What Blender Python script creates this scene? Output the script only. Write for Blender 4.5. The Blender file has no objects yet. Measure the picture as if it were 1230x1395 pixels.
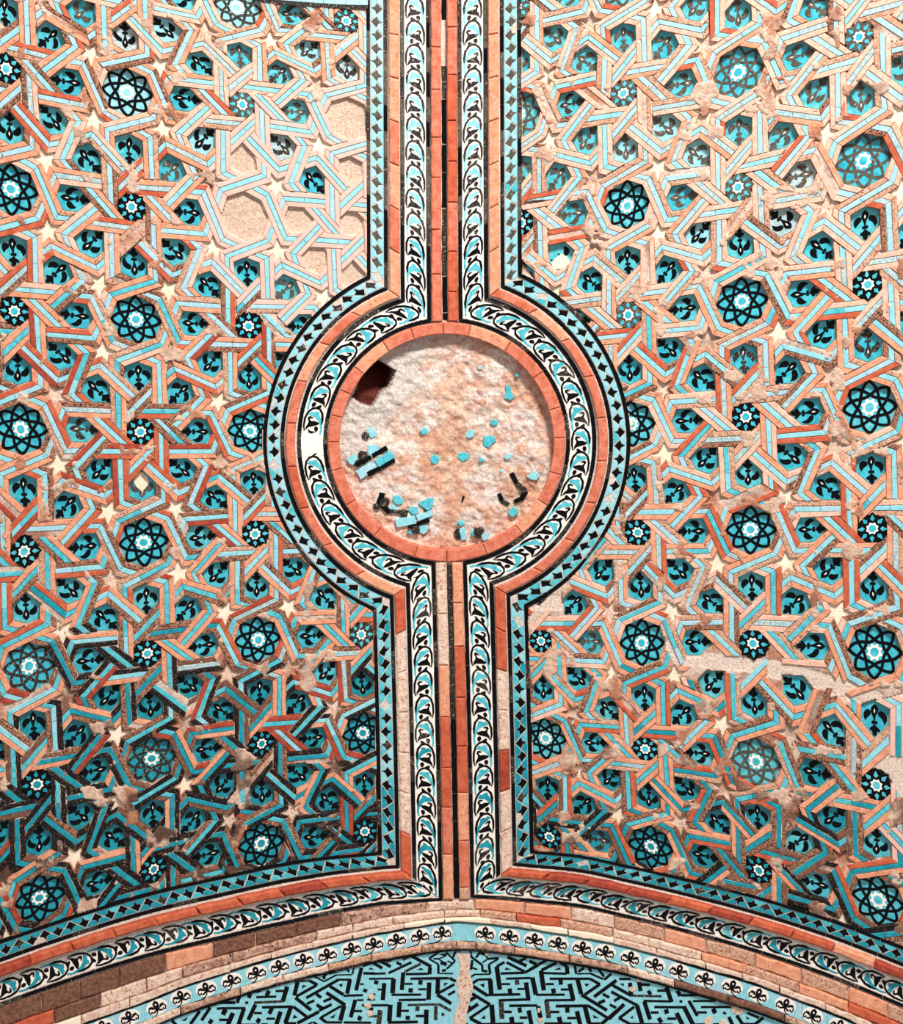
import bpy, math, random
import numpy as np

random.seed(7)
RNG = np.random.default_rng(11)
scene = bpy.context.scene
COL = scene.collection

# ------------------------------------------------------------------ camera
S = 0.0025                       # metres per photograph pixel on the wall
CX, CY = 615.0, 697.5
DIST = 5.0
cam_d = bpy.data.cameras.new('camera')
cam = bpy.data.objects.new('camera', cam_d)
COL.objects.link(cam)
cam.location = (0, -DIST, 0)
cam.rotation_euler = (math.pi / 2, 0, 0)
cam_d.sensor_fit = 'HORIZONTAL'
cam_d.sensor_width = 36.0
cam_d.lens = 36.0 / 2 / (CX * S / DIST)
scene.camera = cam

# ------------------------------------------------------------------ light
world = bpy.data.worlds.new('world')
scene.world = world
world.use_nodes = True
bg = world.node_tree.nodes['Background']
bg.inputs[0].default_value = (1.0, 0.95, 0.93, 1)
bg.inputs[1].default_value = 0.52


def area(name, loc, target, size, power, color):
    d = bpy.data.lights.new(name, 'AREA')
    d.shape = 'RECTANGLE'
    d.size, d.size_y = size
    d.energy = power
    d.color = color
    o = bpy.data.objects.new(name, d)
    COL.objects.link(o)
    o.location = loc
    v = np.array(target, float) - np.array(loc, float)
    from mathutils import Vector
    o.rotation_euler = Vector(v).to_track_quat('-Z', 'Y').to_euler()
    return o


area('window_light', (1.25, -4.5, 4.3), (0.1, 0, -0.2), (1.1, 0.7), 690, (1.0, 0.95, 0.925))
scene.view_settings.view_transform = 'Standard'
scene.view_settings.look = 'None'
scene.view_settings.gamma = 1.0
scene.view_settings.exposure = -0.1
scene.view_settings.use_curve_mapping = False


# ------------------------------------------------------------------ the wall surface
def surf(px, py):
    X = (px - CX) * S
    Z = -(py - CY) * S
    d = -0.17 * np.sqrt((X + 0.01) ** 2 + 0.09 ** 2) - 0.15 * Z - 0.03 * Z * Z
    k = (DIST + d) / DIST
    return np.stack([X * k, d, Z * k], -1)


def W(px, py, h):
    """photograph-scaled wall coordinates plus relief height (pixels) -> metres"""
    px = np.asarray(px, float); py = np.asarray(py, float); h = np.asarray(h, float)
    p = surf(px, py)
    a = surf(px + 1, py) - p
    b = surf(px, py + 1) - p
    n = np.cross(b, a)
    n /= np.linalg.norm(n, axis=-1, keepdims=True)
    n = np.where(n[..., 1:2] > 0, -n, n)
    return p + n * (h * S)[..., None]


# ------------------------------------------------------------------ smooth noise in numpy
def vnoise(x, y, cell, seed):
    r = np.random.default_rng(seed)
    g = r.random((260, 260))
    fx = (x + 300) / cell; fy = (y + 300) / cell
    ix = np.floor(fx).astype(int); iy = np.floor(fy).astype(int)
    tx = fx - ix; ty = fy - iy
    tx = tx * tx * (3 - 2 * tx); ty = ty * ty * (3 - 2 * ty)
    ix %= 259; iy %= 259
    a = g[ix, iy]; b = g[ix + 1, iy]; c = g[ix, iy + 1]; d = g[ix + 1, iy + 1]
    return (a * (1 - tx) + b * tx) * (1 - ty) + (c * (1 - tx) + d * tx) * ty


def fbm(x, y, cell, seed, octaves=4):
    v = 0; amp = 1; tot = 0
    for i in range(octaves):
        v = v + amp * vnoise(x, y, cell / 2 ** i, seed + i); tot += amp; amp *= 0.55
    return v / tot


# ------------------------------------------------------------------ materials
def srgb(r, g, b):
    f = lambda c: ((c / 255) / 12.92) if c / 255 <= 0.04045 else (((c / 255) + 0.055) / 1.055) ** 2.4
    return (f(r), f(g), f(b), 1)


def material(name, c1, c2, rough=0.6, scale=60, bump=0.25, bscale=180, speck=None, speck_amt=0.0, spec=0.5, vcol=False):
    m = bpy.data.materials.new(name)
    m.use_nodes = True
    nt = m.node_tree; N = nt.nodes; L = nt.links
    b = N['Principled BSDF']
    tc = N.new('ShaderNodeTexCoord')
    no = N.new('ShaderNodeTexNoise'); no.inputs['Scale'].default_value = scale; no.inputs['Detail'].default_value = 5
    no.inputs['Roughness'].default_value = 0.65
    L.new(tc.outputs['Object'], no.inputs['Vector'])
    ramp = N.new('ShaderNodeValToRGB')
    ramp.color_ramp.elements[0].position = 0.36; ramp.color_ramp.elements[1].position = 0.66
    ramp.color_ramp.elements[0].color = c1; ramp.color_ramp.elements[1].color = c2
    L.new(no.outputs['Fac'], ramp.inputs['Fac'])
    col = ramp.outputs['Color']
    if vcol:
        at = N.new('ShaderNodeVertexColor'); at.layer_name = 'Col'
        mx = N.new('ShaderNodeMixRGB'); mx.blend_type = 'MULTIPLY'; mx.inputs[0].default_value = 1
        L.new(at.outputs['Color'], mx.inputs[1]); L.new(col, mx.inputs[2]); col = mx.outputs[0]
    if speck is not None:
        n2 = N.new('ShaderNodeTexNoise'); n2.inputs['Scale'].default_value = bscale * 0.8; n2.inputs['Detail'].default_value = 3
        L.new(tc.outputs['Object'], n2.inputs['Vector'])
        r2 = N.new('ShaderNodeValToRGB')
        r2.color_ramp.elements[0].position = 0.62 - 0.12 * speck_amt; r2.color_ramp.elements[1].position = 0.70 - 0.12 * speck_amt
        L.new(n2.outputs['Fac'], r2.inputs['Fac'])
        m2 = N.new('ShaderNodeMixRGB'); L.new(r2.outputs['Color'], m2.inputs[0]); L.new(col, m2.inputs[1])
        m2.inputs[2].default_value = speck
        col = m2.outputs[0]
    L.new(col, b.inputs['Base Color'])
    b.inputs['Roughness'].default_value = rough
    b.inputs['Specular IOR Level'].default_value = spec
    if bump > 0:
        nb = N.new('ShaderNodeTexNoise'); nb.inputs['Scale'].default_value = bscale; nb.inputs['Detail'].default_value = 6
        nb.inputs['Roughness'].default_value = 0.7
        L.new(tc.outputs['Object'], nb.inputs['Vector'])
        bp = N.new('ShaderNodeBump'); bp.inputs['Strength'].default_value = bump; bp.inputs['Distance'].default_value = 0.006
        L.new(nb.outputs['Fac'], bp.inputs['Height']); L.new(bp.outputs['Normal'], b.inputs['Normal'])
    return m


M = {}
M['salmon'] = material('salmon_brick', srgb(208, 132, 96), srgb(230, 166, 132), .8, 50, .4, 170, srgb(168, 96, 68), .1)
M['peach'] = material('peach_brick', srgb(220, 164, 138), srgb(236, 194, 172), .85, 45, .4, 170, srgb(204, 140, 108), .25)
M['smooth'] = material('restored_brick', srgb(216, 170, 154), srgb(226, 184, 168), .8, 25, .12, 140)
M['orange'] = material('orange_brick', srgb(174, 70, 38), srgb(204, 104, 68), .8, 45, .4, 170)
M['ring'] = material('ring_orange_brick', srgb(190, 92, 62), srgb(214, 130, 102), .8, 40, .3, 160, srgb(170, 70, 40), .1)
M['red'] = material('red_brick', srgb(138, 42, 22), srgb(180, 72, 44), .75, 45, .45, 150)
M['rough'] = material('worn_brick', srgb(112, 62, 42), srgb(212, 150, 116), .9, 130, 1.0, 240, srgb(48, 28, 22), .75)
M['tan'] = material('tan_worn_brick', srgb(190, 128, 94), srgb(236, 196, 168), .9, 110, .9, 220, srgb(140, 84, 58), .4)
M['brown'] = material('brown_brick', srgb(88, 54, 40), srgb(146, 98, 74), .85, 90, .7, 190)
M['black_brick'] = material('manganese_glazed_brick', srgb(9, 8, 10), srgb(34, 26, 24), .5, 80, .5, 200, srgb(120, 84, 66), .3, spec=.2)
M['t_pale'] = material('pale_turquoise_glaze', srgb(140, 192, 206), srgb(168, 208, 218), .45, 80, .2, 160, srgb(226, 226, 220), .0)
M['t_sky'] = material('sky_turquoise_glaze', srgb(118, 192, 204), srgb(156, 212, 218), .4, 70, .15, 150)
M['t_mid'] = material('turquoise_glaze', srgb(46, 166, 180), srgb(100, 196, 206), .34, 60, .12, 150)
M['t_deep'] = material('deep_turquoise_glaze', srgb(0, 124, 142), srgb(14, 156, 170), .32, 50, .12, 150)
M['t_tile'] = material('turquoise_tile_glaze', srgb(22, 158, 180), srgb(78, 192, 206), .34, 40, .12, 140)
M['t_grey'] = material('weathered_turquoise_glaze', srgb(120, 168, 176), srgb(184, 208, 208), .6, 100, .4, 190, srgb(226, 206, 188), .4)
M['black'] = material('black_glaze', srgb(3, 4, 7), srgb(9, 10, 13), .36, 60, .1, 150, spec=.14)
M['black_worn'] = material('worn_or_glare_black_glaze', srgb(16, 16, 17), srgb(58, 54, 48), .5, 80, .35, 190, srgb(160, 140, 122), .2, spec=.25)  # worn black; on upper pieces it also stands for painted glare
M['olive'] = material('glare_black_glaze', srgb(58, 56, 50), srgb(94, 88, 76), .45, 70, .2, 150, srgb(140, 130, 114), .1, spec=.35)  # black glaze with the grey glare of the upper wall put into its colour
M['cream'] = material('cream_glaze', srgb(236, 224, 210), srgb(248, 240, 230), .45, 40, .12, 120)
M['plaster'] = material('smooth_plaster', srgb(228, 208, 178), srgb(244, 228, 204), .9, 30, .25, 120)
M['oldplaster'] = material('worn_plaster', srgb(214, 174, 148), srgb(244, 222, 202), .9, 60, .9, 130, srgb(178, 120, 90), .3)
M['greyplaster'] = material('weathered_plaster', srgb(150, 100, 78), srgb(224, 184, 158), .9, 60, 1.0, 120, srgb(84, 56, 42), .35)
M['wall'] = material('wall_mortar', srgb(212, 200, 196), srgb(255, 255, 255), .92, 120, 1.0, 190, vcol=True)


# ------------------------------------------------------------------ object helpers
ROOT = {}


def thing(name, label, cat, px, py, group=None):
    o = bpy.data.objects.new(name, None)
    COL.objects.link(o)
    loc = W(px, py, 0.0)
    o.location = loc
    o.empty_display_size = 0.05
    o['label'] = label; o['category'] = cat
    if group: o['group'] = group
    ROOT[o.name] = np.array(loc)
    return o


def inset(p, d):
    n = len(p)
    a = p - np.roll(p, 1, 0); b = np.roll(p, -1, 0) - p
    a = a / (np.linalg.norm(a, axis=1, keepdims=True) + 1e-9); b = b / (np.linalg.norm(b, axis=1, keepdims=True) + 1e-9)
    na = np.stack([-a[:, 1], a[:, 0]], 1); nb = np.stack([-b[:, 1], b[:, 0]], 1)
    m = na + nb
    m /= np.maximum(np.linalg.norm(m, axis=1, keepdims=True), 1e-6)
    c = np.clip((m * na).sum(1), 0.55, 1)
    return p + m * (d / c)[:, None]


def clean(p):
    p = np.asarray(p, float)
    if len(p) < 3: return None
    keep = np.linalg.norm(p - np.roll(p, 1, 0), axis=1) > 0.12
    p = p[keep]
    if len(p) < 3: return None
    ar = 0.5 * np.sum(p[:, 0] * np.roll(p[:, 1], -1) - np.roll(p[:, 0], -1) * p[:, 1])
    if abs(ar) < 0.8: return None
    # counter-clockwise when seen from the camera (photo y runs down)
    if ar > 0: p = p[::-1]
    return p


def build(name, items, mats, parent, root, stuff=False, label=None):
    """items: (polygon, h_bottom, h_top, bevel, material index) -> ONE mesh object"""
    V = []; F = []; MI = []; n0 = 0
    for poly, h0, h1, bev, mi in items:
        p = clean(poly)
        if p is None: continue
        n = len(p)
        rings = [(p, h0)]
        if bev > 0:
            q = inset(p, -bev)
            rings += [(p, h1 - bev), (q, h1)]
        else:
            rings += [(p, h1)]
        for r, h in rings:
            V.append(np.column_stack([r, np.full(n, h)]))
        for k in range(len(rings) - 1):
            a = n0 + k * n; b = a + n
            for i in range(n):
                j = (i + 1) % n
                F.append((a + i, a + j, b + j, b + i)); MI.append(mi)
        t = n0 + (len(rings) - 1) * n
        F.append(tuple(range(t, t + n))); MI.append(mi)
        n0 += n * len(rings)
    if not V: return None
    V = np.concatenate(V)
    P = W(V[:, 0], V[:, 1], V[:, 2]) - ROOT[root.name]
    me = bpy.data.meshes.new(name)
    me.from_pydata(P.tolist(), [], F)
    for m in mats: me.materials.append(M[m])
    if len(mats) > 1: me.polygons.foreach_set('material_index', MI)
    o = bpy.data.objects.new(name, me)
    COL.objects.link(o)
    o.parent = parent
    if stuff: o['kind'] = 'stuff'
    if label: o['label'] = label
    return o


def rough_edges(p, step=7.0, amp=0.5):
    out = []
    n = len(p)
    for i in range(n):
        a = np.array(p[i]); b = np.array(p[(i + 1) % n])
        L = np.linalg.norm(b - a); k = max(1, int(L / step))
        for j in range(k):
            q = a + (b - a) * j / k
            out.append(q + RNG.uniform(-amp, amp, 2))
    return np.array(out)


def hp_clip(poly, pt, nrm):
    """keep the part of a polygon where (x-pt).nrm >= 0"""
    out = []
    n = len(poly)
    for i in range(n):
        a = poly[i]; b = poly[(i + 1) % n]
        da = (a[0] - pt[0]) * nrm[0] + (a[1] - pt[1]) * nrm[1]
        db = (b[0] - pt[0]) * nrm[0] + (b[1] - pt[1]) * nrm[1]
        if da >= 0: out.append(a)
        if (da >= 0) != (db >= 0):
            t = da / (da - db)
            out.append((a[0] + (b[0] - a[0]) * t, a[1] + (b[1] - a[1]) * t))
    return out


def f_clip(poly, f):
    p = np.asarray(poly, float)
    if len(p) < 3: return None
    v = f(p[:, 0], p[:, 1])
    if (v >= 0).all(): return p
    if (v < 0).all(): return None
    # refine long edges first so that curved limits are followed
    q = []
    for i in range(len(p)):
        a = p[i]; b = p[(i + 1) % len(p)]
        k = max(1, int(np.linalg.norm(b - a) / 6))
        for j in range(k): q.append(a + (b - a) * j / k)
    p = np.array(q); v = f(p[:, 0], p[:, 1])
    out = []
    for i in range(len(p)):
        j = (i + 1) % len(p)
        if v[i] >= 0: out.append(p[i])
        if (v[i] >= 0) != (v[j] >= 0):
            t = v[i] / (v[i] - v[j]); out.append(p[i] + (p[j] - p[i]) * t)
    # drop collinear refinements
    out = np.array(out)
    if len(out) < 3: return None
    keep = []
    for i in range(len(out)):
        a = out[i - 1]; b = out[i]; c = out[(i + 1) % len(out)]
        cr = (b[0] - a[0]) * (c[1] - b[1]) - (b[1] - a[1]) * (c[0] - b[0])
        if abs(cr) > 0.15: keep.append(b)
    return np.array(keep) if len(keep) >= 3 else None


def ribbon(pts, w):
    p = np.asarray(pts, float)
    d = np.gradient(p, axis=0)
    d /= np.linalg.norm(d, axis=1, keepdims=True) + 1e-9
    n = np.stack([-d[:, 1], d[:, 0]], 1)
    w = np.asarray(w, float) * 0.5
    w = w[:, None] if w.ndim else w
    return np.concatenate([p + n * w, (p - n * w)[::-1]])


def seg_poly(x1, y1, x2, y2, w):
    return ribbon([(x1, y1), (x2, y2)], w)


def blob(x, y, r, n=8, wob=0.3, sx=1.0, sy=1.0):
    a = np.linspace(0, 2 * math.pi, n, endpoint=False)
    rr = r * (1 + RNG.uniform(-wob, wob, n))
    return np.stack([x + np.cos(a) * rr * sx, y + np.sin(a) * rr * sy], 1)


# ------------------------------------------------------------------ outlines of the ornament
CCX, CCY = 608.5, 601.0         # centre of the roundel
_sy = [-80, 0, 370, 601, 780, 867, 1010, 1150, 1300]
_sx = [603.8, 604.2, 605.2, 608.5, 612, 614.6, 618.2, 621, 623.5]
stem_cx = lambda y: np.interp(y, _sy, _sx)
_ALx = [-90, 0, 100, 200, 300, 400, 450, 500, 540, 640]; _ALy = [1311, 1277.6, 1243.4, 1213, 1190, 1169.5, 1163, 1158.8, 1156, 1150]
_ARx = [600, 700, 720, 800, 850, 900, 1040, 1130, 1230, 1320]; _ARy = [1148, 1153, 1155, 1163, 1174, 1185, 1220, 1248, 1286, 1322]
_KLx = [0, 300, 400, 450, 520]; _KLy = [1.04, 1.0, .97, .91, .83]
_KRx = [720, 900, 1040, 1230]; _KRy = [.81, .84, .89, .96]


def cinterp(x, xs, ys):
    """smooth (Catmull-Rom) interpolation"""
    xs = np.asarray(xs, float); ys = np.asarray(ys, float)
    m = np.gradient(ys, xs)
    x = np.asarray(x, float)
    i = np.clip(np.searchsorted(xs, x) - 1, 0, len(xs) - 2)
    h = xs[i + 1] - xs[i]; t = (x - xs[i]) / h
    tt = np.clip(t, 0, 1)
    v = ys[i] * (1 + 2 * tt) * (1 - tt) ** 2 + h * m[i] * tt * (1 - tt) ** 2 + ys[i + 1] * tt * tt * (3 - 2 * tt) + h * m[i + 1] * tt * tt * (tt - 1)
    v = v + np.where(t < 0, (x - xs[0]) * m[0], 0) + np.where(t > 1, (x - xs[-1]) * m[-1], 0)
    return v


def arch(side, x):
    return cinterp(x, _ALx, _ALy) if side < 0 else cinterp(x, _ARx, _ARy)


def arch_k(side, x):
    return np.interp(x, _KLx, _KLy) if side < 0 else np.interp(x, _KRx, _KRy)


_FP = [(-60, 1466), (60, 1422), (141, 1394.6), (177, 1381.6), (214, 1368), (247, 1354), (281, 1343), (315, 1332), (349, 1321.5), (380, 1312.5), (413, 1304), (445, 1297),
       (478, 1289), (508, 1282.3), (539, 1277), (571, 1271.5), (602, 1267), (631, 1265.5), (662, 1268), (695, 1272), (729, 1276.5), (761, 1281.5), (794, 1287.5), (825, 1293),
       (859, 1301), (892, 1310), (925, 1319), (960, 1329.5), (997, 1340), (1032, 1351), (1069, 1365), (1106, 1379), (1142, 1393.5), (1230, 1432), (1320, 1476)]
_fx = [p[0] for p in _FP]; _fy = [p[1] for p in _FP]
flow = lambda x: cinterp(x, _fx, _fy)


def arch_low(x):
    """underside of the lowest black fillet of the two borders"""
    x = np.asarray(x, float)
    l = arch(-1, x) + 88.5 * arch_k(-1, x); r = arch(1, x) + 88.5 * arch_k(1, x)
    w = np.clip((x - 560) / 120, 0, 1)
    return l * (1 - w) + r * w


SEGN = {}


def seg_len_cache(side, t):
    key = (side, round(t, 2))
    if key in SEGN: return SEGN[key]
    R = t + 144
    y = 400.0
    for _ in range(30):
        x = stem_cx(y) + side * t
        y = CCY - math.sqrt(R * R - (x - CCX) ** 2)
    yT = y
    y = 800.0
    for _ in range(30):
        x = stem_cx(y) + side * t
        y = CCY + math.sqrt(R * R - (x - CCX) ** 2)
    yB = y
    y = 1180.0
    for _ in range(40):
        x = stem_cx(y) + side * t
        y = float(arch(side, x) + (107 - t) * arch_k(side, x))
    yA = y
    xT = stem_cx(yT) + side * t; xB = stem_cx(yB) + side * t; xA = stem_cx(yA) + side * t
    aT = math.atan2(yT - CCY, side * (xT - CCX)); aB = math.atan2(yB - CCY, side * (xB - CCX))
    SEGN[key] = (yT, yB, yA, xA, aT, aB, R)
    return SEGN[key]


EDGE = {-1: -70.0, 1: 1300.0}


def bpt(side, seg, t, f):
    """a point of the border: side, segment 0..3, distance t from the stem's axis, fraction f"""
    yT, yB, yA, xA, aT, aB, R = seg_len_cache(side, t)
    if seg == 0:
        y = -70 + (yT + 70) * f
        return (stem_cx(y) + side * t, y)
    if seg == 1:
        a = aT + (aB - aT) * f
        return (CCX + side * R * math.cos(a), CCY + R * math.sin(a))
    if seg == 2:
        y = yB + (yA - yB) * f
        return (stem_cx(y) + side * t, y)
    x = xA + (EDGE[side] - xA) * f
    return (x, float(arch(side, x) + (107 - t) * arch_k(side, x)))


def seg_length(side, seg, t):
    p = np.array([bpt(side, seg, t, f) for f in np.linspace(0, 1, 40)])
    return float(np.linalg.norm(np.diff(p, axis=0), axis=1).sum())


def patch(side, seg, t0, t1, f0, f1, n=None):
    """quadrilateral of the border between t0..t1 and f0..f1, following curves"""
    if n is None: n = 1 if seg in (0, 2) else 3
    fs = np.linspace(f0, f1, n + 1)
    return np.array([bpt(side, seg, t0, f) for f in fs] + [bpt(side, seg, t1, f) for f in fs[::-1]])


def panel_f(side):
    def f(x, y):
        ring = np.hypot(x - CCX, y - CCY) - 144
        stem = side * (x - stem_cx(y))
        band = np.where(stem < 0, -50, np.minimum(ring, stem)) - 106.6
        ar = (arch(side, x) + 0.6 - y) * 0.95
        return np.minimum(band, ar)
    return f

# ------------------------------------------------------------------ the interlaced field, laid out on a square grid of 155
D = 155.0
A_ = 28.0; HW = 10.3; RV = D / math.sqrt(2); T22 = math.tan(math.radians(22.5)); R2 = math.sqrt(2)
BEND = RV - A_ * T22
RL = D - RV

LEFT_PTS = [((-1, -1), (15.8, 256.8)), ((0, -2), (173.4, 126)), ((0, -1), (179.4, 281.8)), ((-1, -2), (10, 93)), ((1, -2), (329, 141)), ((1, -1), (332.8, 294.9)),
            ((2, -2), (474, 161)), ((1, -3), (322.7, 10.6)), ((0, 0), (186, 436.2)), ((-1, 0), (19.7, 423)), ((-1, 1), (29, 583.9)), ((0, 1), (191.5, 586.4)),
            ((1, 0), (338.3, 443.2)), ((1, 1), (341.6, 586.9)), ((0, 2), (196, 737.8)), ((-1, 2), (35.3, 750.4)), ((-1, 3), (39, 907.2)), ((0, 3), (201.6, 889.5)),
            ((0, 4), (207, 1032.7)), ((1, 2), (348, 725)), ((1, 3), (351, 870)), ((2, 3), (491, 862.5)), ((1, 4), (356, 1010)), ((2, 4), (495.3, 999)),
            ((-1, 4), (51.7, 1066.4)), ((-1, 5), (54.2, 1222.7)), ((0, 5), (209, 1181)), ((1, 5), (355.4, 1148.8)), ((2, 5), (496, 1131.4))]
RIGHT_PTS = [((-2, -2), (708, 157)), ((-1, -2), (850.7, 126)), ((-1, -1), (854.5, 279.7)), ((0, -2), (1007, 99.5)), ((1, -2), (1169.5, 49)), ((1, -1), (1175.8, 219.3)),
             ((0, -1), (1005.7, 255.8)), ((-1, 0), (857, 428)), ((-1, 1), (860, 578)), ((0, 0), (1010.7, 410.5)), ((1, 0), (1180.8, 387.3)), ((0, 1), (1015.3, 567.2)),
             ((1, 1), (1184.6, 554.6)), ((-1, 2), (869.6, 722.2)), ((-2, 3), (737.8, 871.4)), ((-1, 3), (874.6, 876.4)), ((-2, 4), (743.6, 1005)), ((-1, 4), (879.7, 1017.5)),
             ((0, 2), (1022.8, 722.7)), ((1, 2), (1187, 719)), ((0, 3), (1024.6, 874)), ((1, 3), (1191.7, 886)), ((0, 4), (1030.9, 1037.7)), ((-2, 5), (748.6, 1137)),
             ((-1, 5), (887.2, 1152)), ((1, 4), (1192, 1069)), ((0, 5), (1032.6, 1181)), ((1, 5), (1196, 1225))]


def feats(u, v):
    u = np.asarray(u, float) / 3; v = (np.asarray(v, float) - 1) / 4
    return np.stack([np.ones_like(u), u, v, u * u, u * v, v * v, u ** 3, u * u * v, u * v * v, v ** 3], -1)


def fit(pts):
    A = feats([p[0][0] for p in pts], [p[0][1] for p in pts])
    B = np.array([p[1] for p in pts])
    reg = np.diag([0, 0, 0, .02, .02, .02, .08, .08, .08, .08])
    c = np.linalg.solve(A.T @ A + reg, A.T @ B)
    return c, A @ c - B


WARP = {}
for sd, pts in ((-1, LEFT_PTS), (1, RIGHT_PTS)):
    c, r = fit(pts)
    K = np.array([p[0] for p in pts], float)
    G_ = np.exp(-((K[:, None] - K[None]) ** 2).sum(-1) / (2 * .75 ** 2))
    WARP[sd] = (c, K, np.linalg.solve(G_ + np.eye(len(K)) * .12, -r))


def warp(side, p):
    p = np.asarray(p, float)
    c, K, w = WARP[side]
    q = p / D
    g_ = np.exp(-((q[:, None] - K[None]) ** 2).sum(-1) / (2 * .75 ** 2))
    o = feats(q[:, 0], q[:, 1]) @ c + g_ @ w
    j = np.stack([vnoise(o[:, 0], o[:, 1], 24, 301), vnoise(o[:, 0], o[:, 1], 24, 302)], 1) - .5
    return o + j * 3.0


def rot(p, k):
    """rotate by k*45 degrees in the grid plane (clockwise as seen)"""
    a = math.radians(45 * k); c, s = math.cos(a), math.sin(a)
    return (p[0] * c - p[1] * s, p[0] * s + p[1] * c)


STRIPS = [(-HW + .25, -3.8, 'b'), (-3.0, 3.0, 't'), (3.8, HW - .25, 'b')]


def strips(A, B, cuts, ext=22):
    A = np.array(A, float); B = np.array(B, float)
    d = (B - A) / np.linalg.norm(B - A); n = np.array([-d[1], d[0]])
    out = []
    for o0, o1, kind in STRIPS:
        q = [tuple(A - d * ext + n * o0), tuple(B + d * ext + n * o0), tuple(B + d * ext + n * o1), tuple(A - d * ext + n * o1)]
        for pt, nr in cuts:
            q = hp_clip(q, pt, nr)
            if len(q) < 3: break
        if len(q) >= 3: out.append((np.array(q), kind))
    return out


def mitre(P, to_self, to_other):
    a = np.array(to_self, float); a /= np.linalg.norm(a)
    b = np.array(to_other, float); b /= np.linalg.norm(b)
    n = a - b
    n /= np.linalg.norm(n)
    return (tuple(np.array(P) + n * 0.2), tuple(n))


def beside(P, Q, side_pt, gap=0.7):
    """half-plane: outside of the strand through P,Q, on the side of side_pt"""
    P = np.array(P, float); Q = np.array(Q, float)
    d = (Q - P) / np.linalg.norm(Q - P); n = np.array([-d[1], d[0]])
    if np.dot(np.array(side_pt) - P, n) < 0: n = -n
    return (tuple(P + n * (HW + gap)), tuple(n))


def s_legs():
    """strand pieces around one small star (origin), before rotation"""
    c = 28 * R2
    B1 = (-A_, -BEND); V = (0, -RV); B2 = (A_, -BEND)
    X0 = (-A_, -c - A_)                                  # crossing with the outgoing diagonal
    line_o = ((-A_, -A_ - c), (0, -c))                   # y = x - c
    inc1 = ((B1, (-A_, -60)), [mitre(B1, (0, 1), (V[0] - B1[0], V[1] - B1[1])), beside(line_o[0], line_o[1], (-A_, -97))])
    inc2 = (((-A_, -60), (-A_, 0)), [beside(line_o[0], line_o[1], (-A_, -30)), beside((-A_, -A_ + c), (0, c), (-A_, -40))])
    out = ((B2, (A_, -40)), [mitre(B2, (0, 1), (V[0] - B2[0], V[1] - B2[1])), beside((-10, -A_), (10, -A_), (A_, -80))])
    return inc1, inc2, out


INC1, INC2, OUT = s_legs()


def place(leg, k, org):
    (A, B), cuts = leg
    res = []
    for q, kind in strips(A, B, cuts):
        r = np.array([rot(p, k) for p in q]) + np.array(org)
        res.append((r, kind))
    return res


Vp = (0, -RV); B1 = (-A_, -BEND); B2 = (A_, -BEND)
FAR1 = (A_, -2 * RV + BEND); FAR2 = (-A_, -2 * RV + BEND)
P_OVER = ((B1, FAR1), [mitre(B1, (A_, -A_ * T22), (0, 1)), mitre(FAR1, (-A_, A_ * T22), (0, -1))])
P_UNDER = ((B2, Vp), [mitre(B2, (-A_, -A_ * T22), (0, 1)), beside(B1, Vp, B2)])
g = RL / R2
LV = (0, RL)
L_OVER = (((-A_, D - BEND), (g, g)), [mitre((-A_, D - BEND), (1, -T22), (0, 1)), mitre((g, g), (-1, T22), (T22, -1))])
L_UND1 = (((-g, g), LV), [mitre((-g, g), (1, T22), (-T22, -1)), beside((-A_, D - BEND), LV, (-g, g))])
L_UND2 = ((LV, (A_, D - BEND)), [mitre((A_, D - BEND), (-1, -T22), (0, 1)), beside((-A_, D - BEND), LV, (A_, D - BEND))])

HIN = A_ - HW
c0 = (A_ + HW) * R2
vtop = -RV + HW / math.cos(math.radians(22.5))
PETAL = [(0, -c0), (HIN, -c0 - HIN), (HIN, vtop + HIN * T22), (0, vtop), (-HIN, vtop + HIN * T22), (-HIN, -c0 - HIN)]
RO = RL - HW / math.cos(math.radians(22.5))
OCT = [(RO * math.cos(math.radians(a)), RO * math.sin(math.radians(a))) for a in range(0, 360, 45)]
SOCT = [((HIN + .3) / math.cos(math.radians(22.5)) * math.cos(math.radians(a + 22.5)), (HIN + .3) / math.cos(math.radians(22.5)) * math.sin(math.radians(a + 22.5))) for a in range(0, 360, 45)]
GAP = [(26.9, -45.4), (38.3, -50.1), (38.3, -62.5), (47, -53.8), (58.5, -58.5), (53.8, -47), (62.5, -38.3), (50.1, -38.3), (45.4, -26.9), (40.05, -40.05)]


def star8(r1, r2, off=0, n=8):
    out = []
    for i in range(n):
        a = math.radians(i * 360 / n + off); b = math.radians((i + .5) * 360 / n + off)
        out += [(r1 * math.cos(a), r1 * math.sin(a)), (r2 * math.cos(b), r2 * math.sin(b))]
    return out


def ngon(r, n=8, off=0, x=0, y=0):
    return [(x + r * math.cos(math.radians(i * 360 / n + off)), y + r * math.sin(math.radians(i * 360 / n + off))) for i in range(n)]


def pal(pts):
    return [((c - 625) / 22.36, -(96.4 - r / 22.36)) for c, r in pts]


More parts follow.
